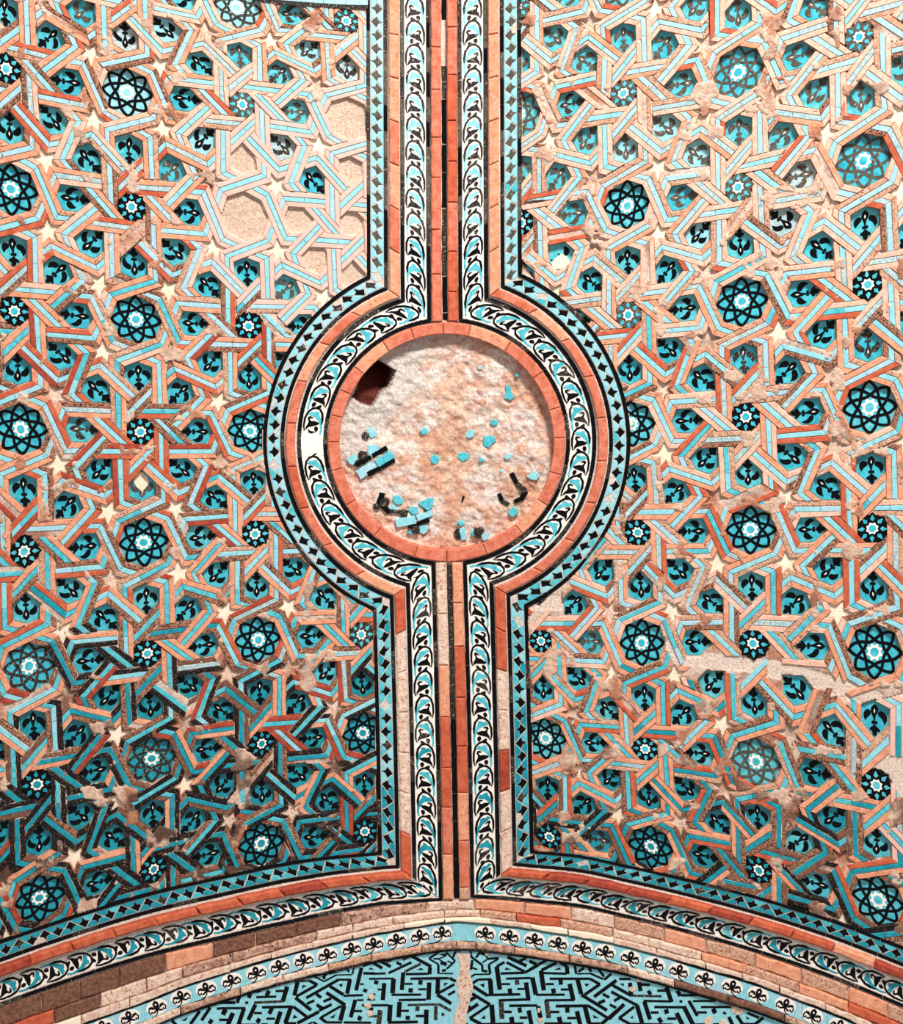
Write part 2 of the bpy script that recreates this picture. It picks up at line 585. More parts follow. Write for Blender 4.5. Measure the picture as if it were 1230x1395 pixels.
PALMETTE = [pal([(625, 60), (690, 120), (735, 200), (712, 290), (672, 350), (652, 430), (645, 510), (605, 510), (592, 430), (560, 345), (522, 250), (545, 150)]),
            pal([(535, 300), (505, 235), (430, 222), (360, 255), (312, 340), (318, 430), (365, 525), (400, 470), (465, 400), (520, 360)]),
            pal([(715, 300), (745, 245), (820, 245), (900, 290), (960, 370), (965, 470), (895, 585), (868, 500), (820, 425), (730, 365)]),
            pal([(540, 540), (565, 495), (625, 515), (690, 495), (718, 540), (690, 590), (625, 575), (565, 590)]),
            pal([(625, 575), (680, 635), (785, 715), (780, 775), (712, 762), (692, 850), (635, 895), (575, 850), (560, 770), (498, 745), (492, 695), (580, 635)])]
PAL_DOT = pal([(625, 190), (645, 225), (640, 290), (620, 300), (605, 250)])


def rosette_ribbons():
    base = [(0, 32.6), (7, 29.8), (15, 26.2), (24, 22), (34, 17.8), (46, 14.8), (58, 13.2), (67.5, 12.8)]
    th = [b[0] for b in base] + [135 - b[0] for b in base[-2::-1]]
    rr = [b[1] for b in base] + [b[1] for b in base[-2::-1]]
    out = []
    for k in range(8):
        pts = [(r * math.cos(math.radians(t + 45 * k)), r * math.sin(math.radians(t + 45 * k))) for t, r in zip(th, rr)]
        out.append(ribbon(pts, 3.7))
    return out


ROSETTE = rosette_ribbons()

# zones of colour, wear and painted glare -----------------------------------------------------
def in_poly(x, y, poly):
    c = False; n = len(poly)
    for i in range(n):
        x1, y1 = poly[i]; x2, y2 = poly[(i + 1) % n]
        if (y1 > y) != (y2 > y) and x < (x2 - x1) * (y - y1) / (y2 - y1) + x1: c = not c
    return c


RESTORED = [(330, 150), (380, 130), (520, 95), (520, 380), (430, 440), (385, 420), (340, 400), (290, 380), (280, 250), (300, 170)]
RESTORED2 = [(1195, 925), (1310, 900), (1310, 1180), (1208, 1180), (1200, 1020)]
GONE = [(905, 868), (925, 878), (960, 886), (1010, 893), (1056, 897), (1120, 914), (1180, 930), (1204, 944), (1190, 962), (1160, 955), (1130, 940), (1075, 928), (1020, 914), (960, 908), (915, 902), (898, 885)]
GONE2 = [(1208, 1018), (1300, 1010), (1300, 1082), (1202, 1082), (1180, 1058), (1192, 1040)]
GONE3 = [(700, 800), (712, 800), (790, 815), (770, 830), (712, 830)]
NOTILE = [(332, 295, 20), (474, 161, 20), (333, 219, 14), (472, 234, 14), (408, 297, 14), (431, 345, 14), (478, 305, 18), (480, 373, 18)]
HALF = [(761, 344), (348, 727), (190, 655), (855, 578), (1161, 1010)]


def pick(ws, r):
    tot = sum(w for _, w in ws); acc = 0
    for n, w in ws:
        acc += w / tot
        if r <= acc: return n
    return ws[-1][0]


def brick_mat(x, y, r):
    pale = (x > 700 and y < 330 + 120 * vnoise(np.array(x), np.array(y), 60, 15)) or (x < 620 and 250 < x and y < 200)
    if in_poly(x, y, RESTORED) or in_poly(x, y, RESTORED2): return 'smooth'
    d = vnoise(np.array(x), np.array(y), 70, 5) * 160 - 80
    if pale: return pick([('peach', .62), ('tan', .16), ('salmon', .12), ('orange', .05), ('rough', .05)], r)
    if x < 620:
        if y + d > 1040: return pick([('black_brick', .62), ('brown', .12), ('red', .08), ('rough', .12), ('salmon', .06)], r)
        if y + d > 900: return pick([('black_brick', .25), ('brown', .12), ('red', .13), ('rough', .22), ('salmon', .28)], r)
        if y + d > 420: return pick([('salmon', .36), ('orange', .18), ('red', .08), ('rough', .3), ('tan', .08)], r)
        return pick([('salmon', .34), ('peach', .24), ('tan', .18), ('rough', .14), ('orange', .1)], r)
    if y + d > 1120: return pick([('brown', .3), ('black_brick', .22), ('rough', .22), ('orange', .12), ('salmon', .14)], r)
    if y + d > 900: return pick([('salmon', .45), ('rough', .22), ('orange', .15), ('tan', .18)], r)
    if y + d > 350: return pick([('salmon', .38), ('peach', .2), ('tan', .2), ('orange', .1), ('rough', .12)], r)
    return pick([('salmon', .4), ('tan', .46), ('orange', .08), ('rough', .06)], r)


def turq_mat(x, y, r):
    d = vnoise(np.array(x), np.array(y), 90, 9) * 200 - 100
    v = y + d - (60 if x > 620 else 0)  # upper strips paler, lower ones deeper: glare painted into the glaze colour
    if in_poly(x, y, RESTORED): return 't_sky' if r > .3 else 't_pale'
    if v > 1020: return pick([('t_deep', .85), ('t_mid', .15)], r)
    if v > 800: return pick([('t_mid', .66), ('t_sky', .2), ('t_deep', .1), ('t_grey', .04)], r)
    if v > 330: return pick([('t_sky', .55), ('t_pale', .24), ('t_mid', .13), ('t_grey', .08)], r)
    return pick([('t_pale', .55), ('t_sky', .28), ('t_grey', .17)], r)


def tile_mat(x, y, r):
    v = y - (120 if x > 620 else 0) - (100 if x > 620 and y < 300 else 0)  # tiles turn paler towards the top right, surface glare put into the colour
    if v > 930: return 't_deep' if r > .15 else 't_mid'
    if v > 240: return pick([('t_tile', .8), ('t_mid', .2)], r)
    return pick([('t_mid', .45), ('t_tile', .35), ('t_sky', .14), ('t_grey', .06)], r)


# ------------------------------------------------------------------ collect the field
URNG = {-1: (-3, 5), 1: (-4, 4)}
HOLES = []     # (polygon in wall pixels)  -> recess in the wall
BANDS = []     # strands -> raised mortar bed
FIELD = {}
for side in (-1, 1):
    f = panel_f(side)
    pcs = []; tiles = []
    for iu in range(*URNG[side]):
        for iv in range(-6, 9):
            org = (iu * D, iv * D)
            cpt = warp(side, [org])[0]
            if not (-170 < cpt[0] < 1400 and -170 < cpt[1] < 1560): continue
            even = (iu + iv) % 2 == 0
            legs = []
            if even:
                for j in range(4):
                    for lg in (L_OVER, L_UND1, L_UND2): legs += place(lg, 2 * j, org)
                tiles.append(('L', org, 0, cpt))
                for j in range(4):
                    gp = np.array([rot(p, 2 * j) for p in GAP]) + np.array(org)
                    tiles.append(('G', gp, 0, None))
            else:
                for k in range(8):
                    for lg in (INC1, INC2, OUT): legs += place(lg, k, org)
                    if k % 2: legs += place(P_UNDER, k, org)
                    if k in (1, 3): legs += place(P_OVER, k, org)
                    tiles.append(('P', org, k, None))
                tiles.append(('S', org, 0, cpt))
            for q, kind in legs:
                w = warp(side, q)
                c = w.mean(0)
                if not (-45 < c[0] < 1275 and -45 < c[1] < 1440): continue
                pcs.append((w, kind, c))
    FIELD[side] = (pcs, tiles)


def rnd(): return float(RNG.random())


def area_of(p):
    return abs(0.5 * np.sum(p[:, 0] * np.roll(p[:, 1], -1) - np.roll(p[:, 0], -1) * p[:, 1]))


def vis(p):
    return p[:, 0].max() > 0 and p[:, 0].min() < 1230 and p[:, 1].max() > 0 and p[:, 1].min() < 1395


panel_info = {-1: ('wide panel of interlaced turquoise and brick star strapwork with blank plaster octagons near its top', 250, 600),
              1: ('panel of interlaced turquoise and brick star strapwork crossed by a long bare plaster crack', 1000, 600)}
PANEL = {}
for side in (-1, 1):
    f = panel_f(side)
    lab, rx, ry = panel_info[side]
    root = thing('mosaic_panel', lab, 'mosaic panel', rx, ry, 'star strapwork panels either side of the rib')
    PANEL[side] = root
    pcs, tiles = FIELD[side]
    got = {'b': [], 't': []}
    for w, kind, c in pcs:
        full = f_clip(w, f)
        if full is None: continue
        full = clean(full)
        if full is None: continue
        BANDS.append(full)
        cc = full.mean(0)
        if in_poly(cc[0], cc[1], GONE) or in_poly(cc[0], cc[1], GONE2) or in_poly(cc[0], cc[1], GONE3): continue
        r = rnd()
        restored = in_poly(cc[0], cc[1], RESTORED) or in_poly(cc[0], cc[1], RESTORED2)
        if kind == 'b':
            if r < .02 and not restored: continue
            mt = brick_mat(cc[0], cc[1], rnd())
            rough = mt in ('rough', 'tan', 'brown', 'black_brick')
            p = rough_edges(full, 8, .55 if rough else .22) if not restored else full
            h1 = 9.5 + rnd() * 1.1 - (.6 * rnd() if rough else 0)
            got['b'].append((area_of(full), p, 1.0, h1, .8 if rough else .55, mt, full))
        else:
            if r < .03 and not restored: continue
            mt = turq_mat(cc[0], cc[1], rnd())
            h1 = 9.5 + rnd() * .6
            # long strips are laid from several glazed lengths
            d = full - full.mean(0)
            u_, s_, vt = np.linalg.svd(d, full_matrices=False)
            ax = vt[0]; pr = d @ ax; ln = pr.max() - pr.min()
            if ln > 42 and rnd() < .75:
                cut = full.mean(0) + ax * (rnd() - .5) * ln * .4
                a = hp_clip([tuple(x) for x in full], cut + ax * .25, ax)
                b = hp_clip([tuple(x) for x in full], cut - ax * .25, -ax)
                for z in (a, b):
                    z = clean(z) if len(z) >= 3 else None
                    if z is not None:
                        m2 = mt if rnd() > .3 else turq_mat(cc[0], cc[1], rnd())
                        got['t'].append((area_of(z), z, 1.0, h1 + rnd() * .3, .4, m2, z))
            else:
                got['t'].append((area_of(full), full, 1.0, h1, .4, mt, full))
    for kind, nm in (('b', 'brick'), ('t', 'turquoise_strip')):
        lst = sorted(got[kind], key=lambda a: -a[0] if vis(a[6]) else 1)
        for a in lst[:298]:
            build(nm, [(a[1], a[2], a[3], a[4], 0)], [a[5]], root, root)
        rest = lst[298:]
        mats = sorted(set(a[5] for a in rest))
        if rest: build(nm, [(a[1], a[2], a[3], a[4], mats.index(a[5])) for a in rest], mats, root, root, stuff=True)
    # inlaid tiles and plaster stars
    for typ, o, k, cpt in tiles:
        if typ == 'G':
            w = f_clip(warp(side, o), f)
            if w is None: continue
            c = w.mean(0)
            if not (-45 < c[0] < 1275 and -45 < c[1] < 1440): continue
            if rnd() < (.25 if c[0] > 620 else .12): continue
            build('plaster_star', [(rough_edges(w, 9, .5), 0, 5.4 + rnd() * .8, .5, 0)], ['plaster' if rnd() < .8 else 'oldplaster'], root, root)
            continue
        org = np.array(o)
        shape = {'P': PETAL, 'L': OCT, 'S': SOCT}[typ]
        g0 = np.array([rot(p, k) for p in shape]) + org
        w0 = warp(side, g0)
        c = w0.mean(0)
        if not (-45 < c[0] < 1275 and -45 < c[1] < 1440): continue
        w = f_clip(w0, f)
        if w is None: continue
        w = clean(w)
        if w is None: continue
        if in_poly(c[0], c[1], GONE): continue
        missing = any(math.hypot(c[0] - a, c[1] - b) < r for a, b, r in NOTILE)
        if missing: continue
        HOLES.append(w)
        big = inset(w, -.9)
        tm = tile_mat(c[0], c[1], rnd())
        hb = {'P': 1.6, 'L': 1.3, 'S': 6.3}[typ]
        dark = 'black' if (c[1] > 240 or c[0] < 300) and rnd() > .06 else ('black_worn' if rnd() > .5 else 'olive')
        if c[0] > 620 and c[1] < 300 and rnd() < .75: dark = 'olive'  # upper right motifs greyed by painted glare
        deco = lambda polys, h0, h1, mi: [(q, h0, h1, 0, mi) for q in
                                         (f_clip(warp(side, np.array([rot(p, k) for p in pl]) + org), f) for pl in polys) if q is not None]
        half = any(math.hypot(c[0] - a, c[1] - b) < 16 for a, b in HALF)
        if typ == 'P':
            t = build('palmette_tile', [(big, -1, hb, 0, 0)], [tm], root, root)
            pol = PALMETTE if not half else PALMETTE[:3]
            if half: build('plaster_patch', [(blob(c[0], c[1] + (9 if c[1] < 400 else -9), 12), hb, hb + 1, .3, 0)], ['plaster'], t, root)
            it = deco(pol, hb, hb + .45, 0) + deco([PAL_DOT], hb + .45, hb + .6, 1)
            if it: build('palmette', it, [dark, 'cream'], t, root)
        elif typ == 'L':
            t = build('octagon_tile', [(big, -1, hb, 0, 0)], [tm], root, root)
            build('knot_tracery', deco(ROSETTE, hb, hb + .6, 0), [dark], t, root)
            build('centre_star', deco([star8(11.6, 7.6, 22.5)], hb, hb + .35, 0) + deco([ngon(5.6, 8, 22.5)], hb + .35, hb + .6, 1), ['cream', tm], t, root)
            if half: build('plaster_patch', [(blob(c[0] - 12, c[1], 13), hb, hb + 1, .3, 0)], ['plaster'], t, root)
        else:
            sp = f_clip(warp(side, np.array(star8(22.3, 17.2)) + org), f)
            if sp is None: continue
            hs = 9.6
            t = build('star_tile', [(sp, 1, hs, .4, 0)], [dark], root, root)
            kites = [[rot(p, kk) for p in [(0, -9.3), (2.9, -12.4), (0, -18.6), (-2.9, -12.4)]] for kk in range(8)]
            build('turquoise_kite', deco(kites, hs, hs + .35, 0), [tm], t, root)
            build('centre_star', deco([star8(8.3, 6.4, 22.5, 8)], hs, hs + .35, 0) + deco([ngon(4.9, 8)], hs + .35, hs + .6, 1), ['cream', tm], t, root)

# ------------------------------------------------------------------ the wall itself: bed, mortar, recesses, the roundel's rubble
SOCKET = [(455 + a / 3.968, 445 + b / 3.968) for a, b in [(210, 180), (250, 188), (338, 242), (305, 330), (258, 360), (205, 438), (150, 420), (103, 385), (150, 280), (185, 225)]]


def rub(x, y):
    return -3 + (fbm(x, y, 40, 41, 3) - .5) * 8 + (fbm(x, y, 8, 51, 3) - .5) * 5 - 3.5 * np.abs(fbm(x * .8 + y * .4, y - x * .5, 16, 57, 3) - .5) * 2


def build_wall():
    step = 1.6
    xs = np.arange(-64, 1296, step); ys = np.arange(-64, 1464, step)
    X, Y = np.meshgrid(xs, ys)
    H = np.full(X.shape, 4.6)
    Z = np.zeros(X.shape, int)                                # 0 plaster, 1 strand mortar, 2 recess, 3 roundel, 4 under borders

    def raster(p, val, zone, grow=0.0):
        x0, y0 = p.min(0) - 2; x1, y1 = p.max(0) + 2
        i0 = max(0, int((x0 - xs[0]) / step)); i1 = min(len(xs), int((x1 - xs[0]) / step) + 2)
        j0 = max(0, int((y0 - ys[0]) / step)); j1 = min(len(ys), int((y1 - ys[0]) / step) + 2)
        if i1 <= i0 or j1 <= j0: return
        sx = X[j0:j1, i0:i1]; sy = Y[j0:j1, i0:i1]
        ok = np.ones(sx.shape, bool)
        n = len(p); c = p.mean(0)
        for i in range(n):
            a = p[i]; b = p[(i + 1) % n]
            d = b - a; L = math.hypot(*d)
            if L < 1e-6: continue
            nx, ny = -d[1] / L, d[0] / L
            s = (c[0] - a[0]) * nx + (c[1] - a[1]) * ny
            sg = 1 if s > 0 else -1
            ok &= ((sx - a[0]) * nx + (sy - a[1]) * ny) * sg > -grow
        H[j0:j1, i0:i1][ok] = val; Z[j0:j1, i0:i1][ok] = zone
    for p in BANDS: raster(p, 8.5, 1, .8)
    for p in HOLES: raster(p, .7, 2, 1.2)
    n1 = fbm(X, Y, 16, 21, 4); n2 = fbm(X, Y, 60, 31, 3); n3 = vnoise(X, Y, 4.2, 77)
    border = (panel_f(-1)(X, Y) < 0) & (panel_f(1)(X, Y) < 0)
    H[border] = 5.0; Z[border] = 4
    rg = R0 = np.hypot(X - CCX, Y - CCY) - 144
    tb = np.minimum(rg, np.abs(X - stem_cx(Y)))
    sdn = np.where(X < stem_cx(Y), -1, 1)
    ta = np.where(sdn < 0, 107 - (Y - arch(-1, X)) / arch_k(-1, X), 107 - (Y - arch(1, X)) / arch_k(1, X))
    tb = np.where(Y > 1000, np.minimum(tb, np.where(tb < 108, np.minimum(ta, tb), ta)), tb)
    tb = np.where((Y > 1000) & (ta < tb), ta, tb)
    H = np.where(border & (tb > 77) & (tb < 107.5), 8.1, H)
    H = np.where(border & (((tb > 18.5) & (tb < 25.4)) | ((tb > 54.6) & (tb < 62))), 7.6, H)
    H = np.where(border & (tb > 62) & (tb < 77), 9.5, H)
    H = np.where(Z == 0, H + (n1 - .5) * 2.2, H)
    H = np.where(Z == 1, H + (n3 - .6) * .7 + (n1 - .5) * .8, H)
    sm = fbm(X, Y, 30, 121, 4) + np.where(X > 620, .035, 0) + .05 * np.exp(-((X - 945) ** 2 + (Y - 1100) ** 2) / 900) + .03 * (Y > 1000) * (X < 620) + .03 * (X > 900) * (Y < 230)
    keepz = (X > 290) & (X < 500) & (Y > 140) & (Y < 420)
    smear = (sm > .69) & ((Z == 1) | (Z == 0)) & ~keepz
    H = np.where(smear, np.maximum(H, 10.0 + np.clip((sm - .69) * 30, 0, 1) + (n3 - .5) * 1.2), H)
    # the diagonal repair and other bare plaster
    for G in (GONE, GONE2, GONE3):
        ok = np.zeros(X.shape, bool)
        n = len(G); c = np.zeros(X.shape, bool)
        for i in range(n):
            x1, y1 = G[i]; x2, y2 = G[(i + 1) % n]
            if y1 == y2: continue
            c ^= ((y1 > Y) != (y2 > Y)) & (X < (x2 - x1) * (Y - y1) / (y2 - y1) + x1)
        c &= Z != 2
        H[c] = 7.2 + (n2[c] - .5) * 2; Z[c] = 5
    R = np.hypot(X - CCX, Y - CCY)
    m = R < 148
    hh = rub(X, Y)
    hh = hh - 3 * np.clip((R - 120) / 28, 0, 1)
    H = np.where(m, hh, H); Z = np.where(m, 3, Z)
    c = np.zeros(X.shape, bool)
    n = len(SOCKET)
    for i in range(n):
        x1, y1 = SOCKET[i]; x2, y2 = SOCKET[(i + 1) % n]
        if y1 == y2: continue
        c ^= ((y1 > Y) != (y2 > Y)) & (X < (x2 - x1) * (Y - y1) / (y2 - y1) + x1)
    slope = np.clip((Y - 492) / 55 + (540 - X) / 140 - .15, 0, 1)
    H = np.where(c, -75 + 52 * slope + (n1 - .5) * 8, H)
    # colours of the bed, all of them the plaster's, mortar's or brick dust's own
    cream = np.array([240, 214, 190.]); pink = np.array([228, 178, 150.]); dust = np.array([196, 120, 86.]); soot = np.array([84, 58, 46.]); white = np.array([246, 236, 222.])
    C = np.empty(X.shape + (3,)); C[:] = cream
    C[Z == 1] = pink * .3 + white * .7
    C[smear] = np.array([240, 208, 182.])
    C[Z == 2] = np.array([236, 212, 188.])
    C[Z == 4] = np.array([244, 232, 218.])
    C[Z == 5] = np.array([252, 234, 216.])
    st = np.clip((fbm(X, Y, 30, 61, 4) - .50) * 5, 0, 1) * np.where((Z == 0) | (Z == 1), 1, 0)
    keep = np.zeros(X.shape, bool)
    keep |= (X > 290) & (X < 500) & (Y > 140) & (Y < 420)
    st[keep] *= .1
    C = C * (1 - st[..., None] * .75) + dust * st[..., None] * .75
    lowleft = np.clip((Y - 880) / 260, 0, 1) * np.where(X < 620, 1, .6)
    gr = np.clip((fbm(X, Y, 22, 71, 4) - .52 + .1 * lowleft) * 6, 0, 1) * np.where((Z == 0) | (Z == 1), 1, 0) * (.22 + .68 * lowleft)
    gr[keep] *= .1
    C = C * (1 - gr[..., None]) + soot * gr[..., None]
    # roundel rubble
    a = np.clip((fbm(X, Y, 46, 81, 4) - .42) * 5, 0, 1); b = np.clip((fbm(X, Y, 14, 91, 4) - .5) * 6, 0, 1)
    rc = np.array([252, 240, 228.]) * (1 - a[..., None]) + np.array([246, 212, 184.]) * a[..., None]
    rc = rc * (1 - .5 * b[..., None]) + np.array([232, 160, 122.]) * .5 * b[..., None]
    b2 = np.clip((fbm(X * .7 + Y * .5, Y - X * .4, 7, 98, 2) - .58) * 9, 0, 1); rc = rc * (1 - .35 * b2[..., None]) + np.array([196, 120, 88.]) * .35 * b2[..., None]
    gpl = np.clip((560 - X - (Y - 560) * .7) / 40 + (fbm(X, Y, 20, 95, 3) - .5) * 2, 0, 1)
    rc = rc * (1 - gpl[..., None]) + np.array([232, 226, 216.]) * gpl[..., None]
    C = np.where(m[..., None], rc, C)
    C = np.where(c[..., None], np.array([104, 34, 22.]), C)
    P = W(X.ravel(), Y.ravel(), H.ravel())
    ny, nx = X.shape
    idx = np.arange(nx * ny).reshape(ny, nx)
    q = np.stack([idx[:-1, :-1], idx[1:, :-1], idx[1:, 1:], idx[:-1, 1:]], -1).reshape(-1, 4)
    me = bpy.data.meshes.new('wall_back')
    me.vertices.add(len(P)); me.vertices.foreach_set('co', P.ravel())
    me.loops.add(q.size); me.loops.foreach_set('vertex_index', q.ravel().astype(np.int32))
    me.polygons.add(len(q)); me.polygons.foreach_set('loop_start', np.arange(0, q.size, 4, dtype=np.int32))
    me.polygons.foreach_set('loop_total', np.full(len(q), 4, dtype=np.int32))
    me.polygons.foreach_set('use_smooth', np.ones(len(q), bool))
    me.update(calc_edges=True)
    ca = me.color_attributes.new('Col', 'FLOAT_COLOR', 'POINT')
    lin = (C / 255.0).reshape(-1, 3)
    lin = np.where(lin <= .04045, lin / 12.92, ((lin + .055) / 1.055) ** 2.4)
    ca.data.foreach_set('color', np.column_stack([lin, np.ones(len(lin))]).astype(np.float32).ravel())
    me.materials.append(M['wall'])
    o = bpy.data.objects.new('wall_back', me); COL.objects.link(o)
    o['kind'] = 'structure'
    return o


build_wall()


# ------------------------------------------------------------------ borders: fillets, star bands, brick mouldings, scroll bands
SEGS = (0, 1, 2, 3)
side_word = {-1: 'left', 1: 'right'}


def fillet(root, side, seg, t0, t1, h, step, mats, h0=0.5, name='black_strip'):
    L = seg_length(side, seg, (t0 + t1) / 2)
    n = max(1, round(L / step))
    for i in range(n):
        f0 = i / n + .25 / L; f1 = (i + 1) / n - .25 / L
        p = patch(side, seg, t0, t1, f0, f1)
        c = p.mean(0)
        if not (-60 < c[0] < 1290 and -60 < c[1] < 1450): continue
        build(name, [(p, h0, h + rnd() * .5, .35, 0)], [mats(c[0], c[1], rnd())], root, root)


def black_mat(x, y, r):
    if y < 300: return pick([('olive', .45), ('black_worn', .3), ('black', .25)], r)  # upper fillets mix wear with blacks greyed by painted glare
    return pick([('black', .82), ('black_worn', .18)], r)


GS = {}
STARH = 8.6
for side in (-1, 1):
    w = 'pale weathered' if side < 0 else 'bright clean'
    root = thing('star_border', 'turquoise border of black four-pointed stars along the ' + ('panel with blank plaster octagons' if side < 0 else 'panel with the long plaster crack'), 'tile border',
                 608 + side * 92, 300, 'four-pointed star borders')
    for seg in SEGS:
        fillet(root, side, seg, 101.6, 106.8, 9.4, 36, black_mat)
        fillet(root, side, seg, 78, 83.2, 9.2, 36, black_mat)
        tm, hb = 92.4, 8.5
        L = seg_length(side, seg, tm)
        n = max(2, round(L / 18.3)); p_ = L / n
        for i in range(n):
            s0 = (i + .5) * p_
            sg = 1 if (i + seg) % 2 else -1

            def mp(pts):
                return np.array([bpt(side, seg, tm + b, min(1.0, max(0.0, (s0 + a) / L))) for a, b in pts])
            c = mp([(0, 0)])[0]
            if not (-50 < c[0] < 1280 and -50 < c[1] < 1440): continue
            q = .47 * p_
            star = [(-q * .86, 0), (0, sg * 7.4), (q * .86, 0), (2.1, -sg * 2.2), (0, -sg * 6.8), (-2.1, -sg * 2.2)]
            bad = rnd()
            lost = (side < 0 and 560 < c[1] < 650 and c[0] < 400 and bad < .3) or (side > 0 and seg == 2 and c[1] < 850 and bad < .6) or bad < .02
            if not lost:
                sm = 'olive' if c[1] < 380 else ('black' if bad < .9 else 'black_worn')  # upper stars in grey black, glare held in the colour
                build('star_piece', [(mp(star), 1, STARH + .3, .3, 0)], [sm], root, root)
            g = .48
            for e in (-1, 1):
                tl = [(e * (p_ - g * 1.5), -sg * 8.3), (e * (p_ / 2 - .1), -sg * .5), (e * (q * .86 + .5), -sg * .45), (e * (2.1 + g), -sg * (2.2 + g)), (e * g, -sg * 7.0), (e * g, -sg * 8.3)]
                mt = turq_mat(c[0], c[1] - (0 if side < 0 else -160), rnd())
                if side > 0 and mt in ('t_pale', 't_grey'): mt = 't_sky'
                if rnd() > .02: build('turquoise_tile', [(mp(tl), 1, STARH + rnd() * .2, .25, 0)], [mt], root, root)

    # brick moulding
    root = thing('brick_moulding', 'projecting orange brick moulding bordering the ' + ('white scroll band left of the centre rib' if side < 0 else 'white scroll band right of the centre rib'), 'moulding',
                 608 + side * 69, 300, 'projecting brick mouldings')
    for seg in SEGS:
        t0, t1 = (62.2, 76.6) if seg < 3 else (61.8, 74.6)
        if seg == 1: t0, t1 = 63.5, 76.4
        L = seg_length(side, seg, 69); n = max(1, round(L / (58 if seg != 2 else 54)))
        for i in range(n):
            f0 = i / n + .4 / L; f1 = (i + 1) / n - .4 / L
            p = patch(side, seg, t0, t1, f0, f1, 1 if seg in (0, 2) else 4)
            c = p.mean(0)
            if not (-60 < c[0] < 1290 and -60 < c[1] < 1450): continue
            r = rnd()
            mt = 'ring' if r > .3 else ('salmon' if r > .1 else 'orange')
            h = 13.0
            if seg == 0: mt = ('salmon' if r > .35 else 'peach') if r > .15 else 'ring'
            if seg == 2:
                mt = 'oldplaster'
                if side < 0 and (c[1] < 860 or c[1] > 1130): mt = 'orange'
                if side > 0 and c[1] < 905: mt = 'orange'
                if side > 0 and 1040 < c[1] < 1075: mt = 'red'
            if seg == 3:
                h = 20.0
                mt = pick([('orange', .55), ('red', .25), ('salmon', .1), ('brown', .1)], r)
            if mt in ('oldplaster',) or seg == 3: p = rough_edges(p, 8, .8); h = h - (1.5 if seg == 2 else 0)
            build('brick', [(p, 0.5, h + rnd() * .8, 1.7 if seg != 3 else 2.6, 0)], [mt], root, root)

    # scroll band
    root = thing('scroll_border', 'cream scrollwork tile band on the ' + ('same side as the blank plaster octagons' if side < 0 else 'same side as the long plaster crack'), 'tile border',
                 608 + side * 40, 250, 'cream scroll borders')
    for seg in SEGS:
        fillet(root, side, seg, 55.2, 60.6, 8.4 if seg < 3 else 6.5, 34, black_mat)
        fillet(root, side, seg, 19.6, 24.8, 8.4, 34, black_mat)
        tm = 40.0
        L = seg_length(side, seg, tm); n = max(2, round(L / 33.0)); p_ = L / n
        for i in range(n):
            sg = 1 if i % 2 else -1
            s0 = i * p_

            def mp(pts, z=1.0):
                return np.array([bpt(side, seg, tm + sg * b * z, min(1.0, max(0.0, (s0 + a * p_ / 33.2) / L))) for a, b in pts])
            c = mp([(16, 0)])[0]
            if not (-60 < c[0] < 1290 and -60 < c[1] < 1440): continue
            f0 = i / n + .15 / L; f1 = (i + 1) / n - .15 / L
            base = patch(side, seg, 25.4, 54.6, f0, f1, 1 if seg in (0, 2) else 4)
            hb = 7.2 if seg != 3 else 5.2
            t = build('scroll_tile', [(base, .5, hb, .15, 0)], ['cream' if seg != 3 else 'cream'], root, root)
            if side < 0 and seg == 1 and 560 < c[1] < 618 and c[0] < 430 and i % 2: continue
            k = lambda pts: [((r - 130) / 11.75, (cc - 170) / 12.4) for cc, r in pts]
            dm = 'black_worn' if c[1] < 330 or rnd() < .12 else 'black'  # upper scrolls greyed for painted glare; the random few are worn
            it = []
            arc = k([(30, 500), (14, 420), (18, 300), (50, 205), (105, 150), (170, 128), (235, 148), (290, 215), (312, 310), (312, 400)])
            P2 = mp(arc); wv = np.array([1.2, 2.3, 2.7, 2.5, 2.5, 2.5, 2.5, 2.9, 3.0, 1.4]) * 1.12
            it.append((ribbon(P2, wv), hb, hb + .5, 0, 0))
            for pl in ([(62, 310), (72, 278), (105, 268), (158, 292), (140, 305), (108, 300), (100, 320), (125, 345), (190, 345), (272, 372), (245, 405), (160, 428), (88, 448), (40, 500), (52, 430), (80, 385), (85, 345)],
                       [(190, 470), (195, 440), (225, 428), (255, 445), (262, 480), (240, 512), (210, 505)],
                       [(88, 470), (130, 500), (228, 520), (150, 545), (105, 530)],
                       [(150, 120), (180, 135), (245, 90), (225, 75)]):
                it.append((mp(k(pl)), hb, hb + .5, 0, 0))
            build('black_scroll', it, [dm], t, root)
            leaf = k([(55, 240), (80, 215), (110, 190), (150, 205), (185, 185), (235, 190), (240, 232), (288, 305), (326, 410), (326, 500), (310, 570), (288, 560), (296, 470), (276, 400), (238, 335), (190, 290), (120, 262)])
            lm = 't_sky' if c[1] < 330 else ('t_mid' if c[1] < 1000 or rnd() < .3 else 't_deep')  # upper leaves paler, glare painted into the turquoise
            build('turquoise_leaf', [(mp(leaf), hb, hb + .4, 0, 0)], [lm], t, root)

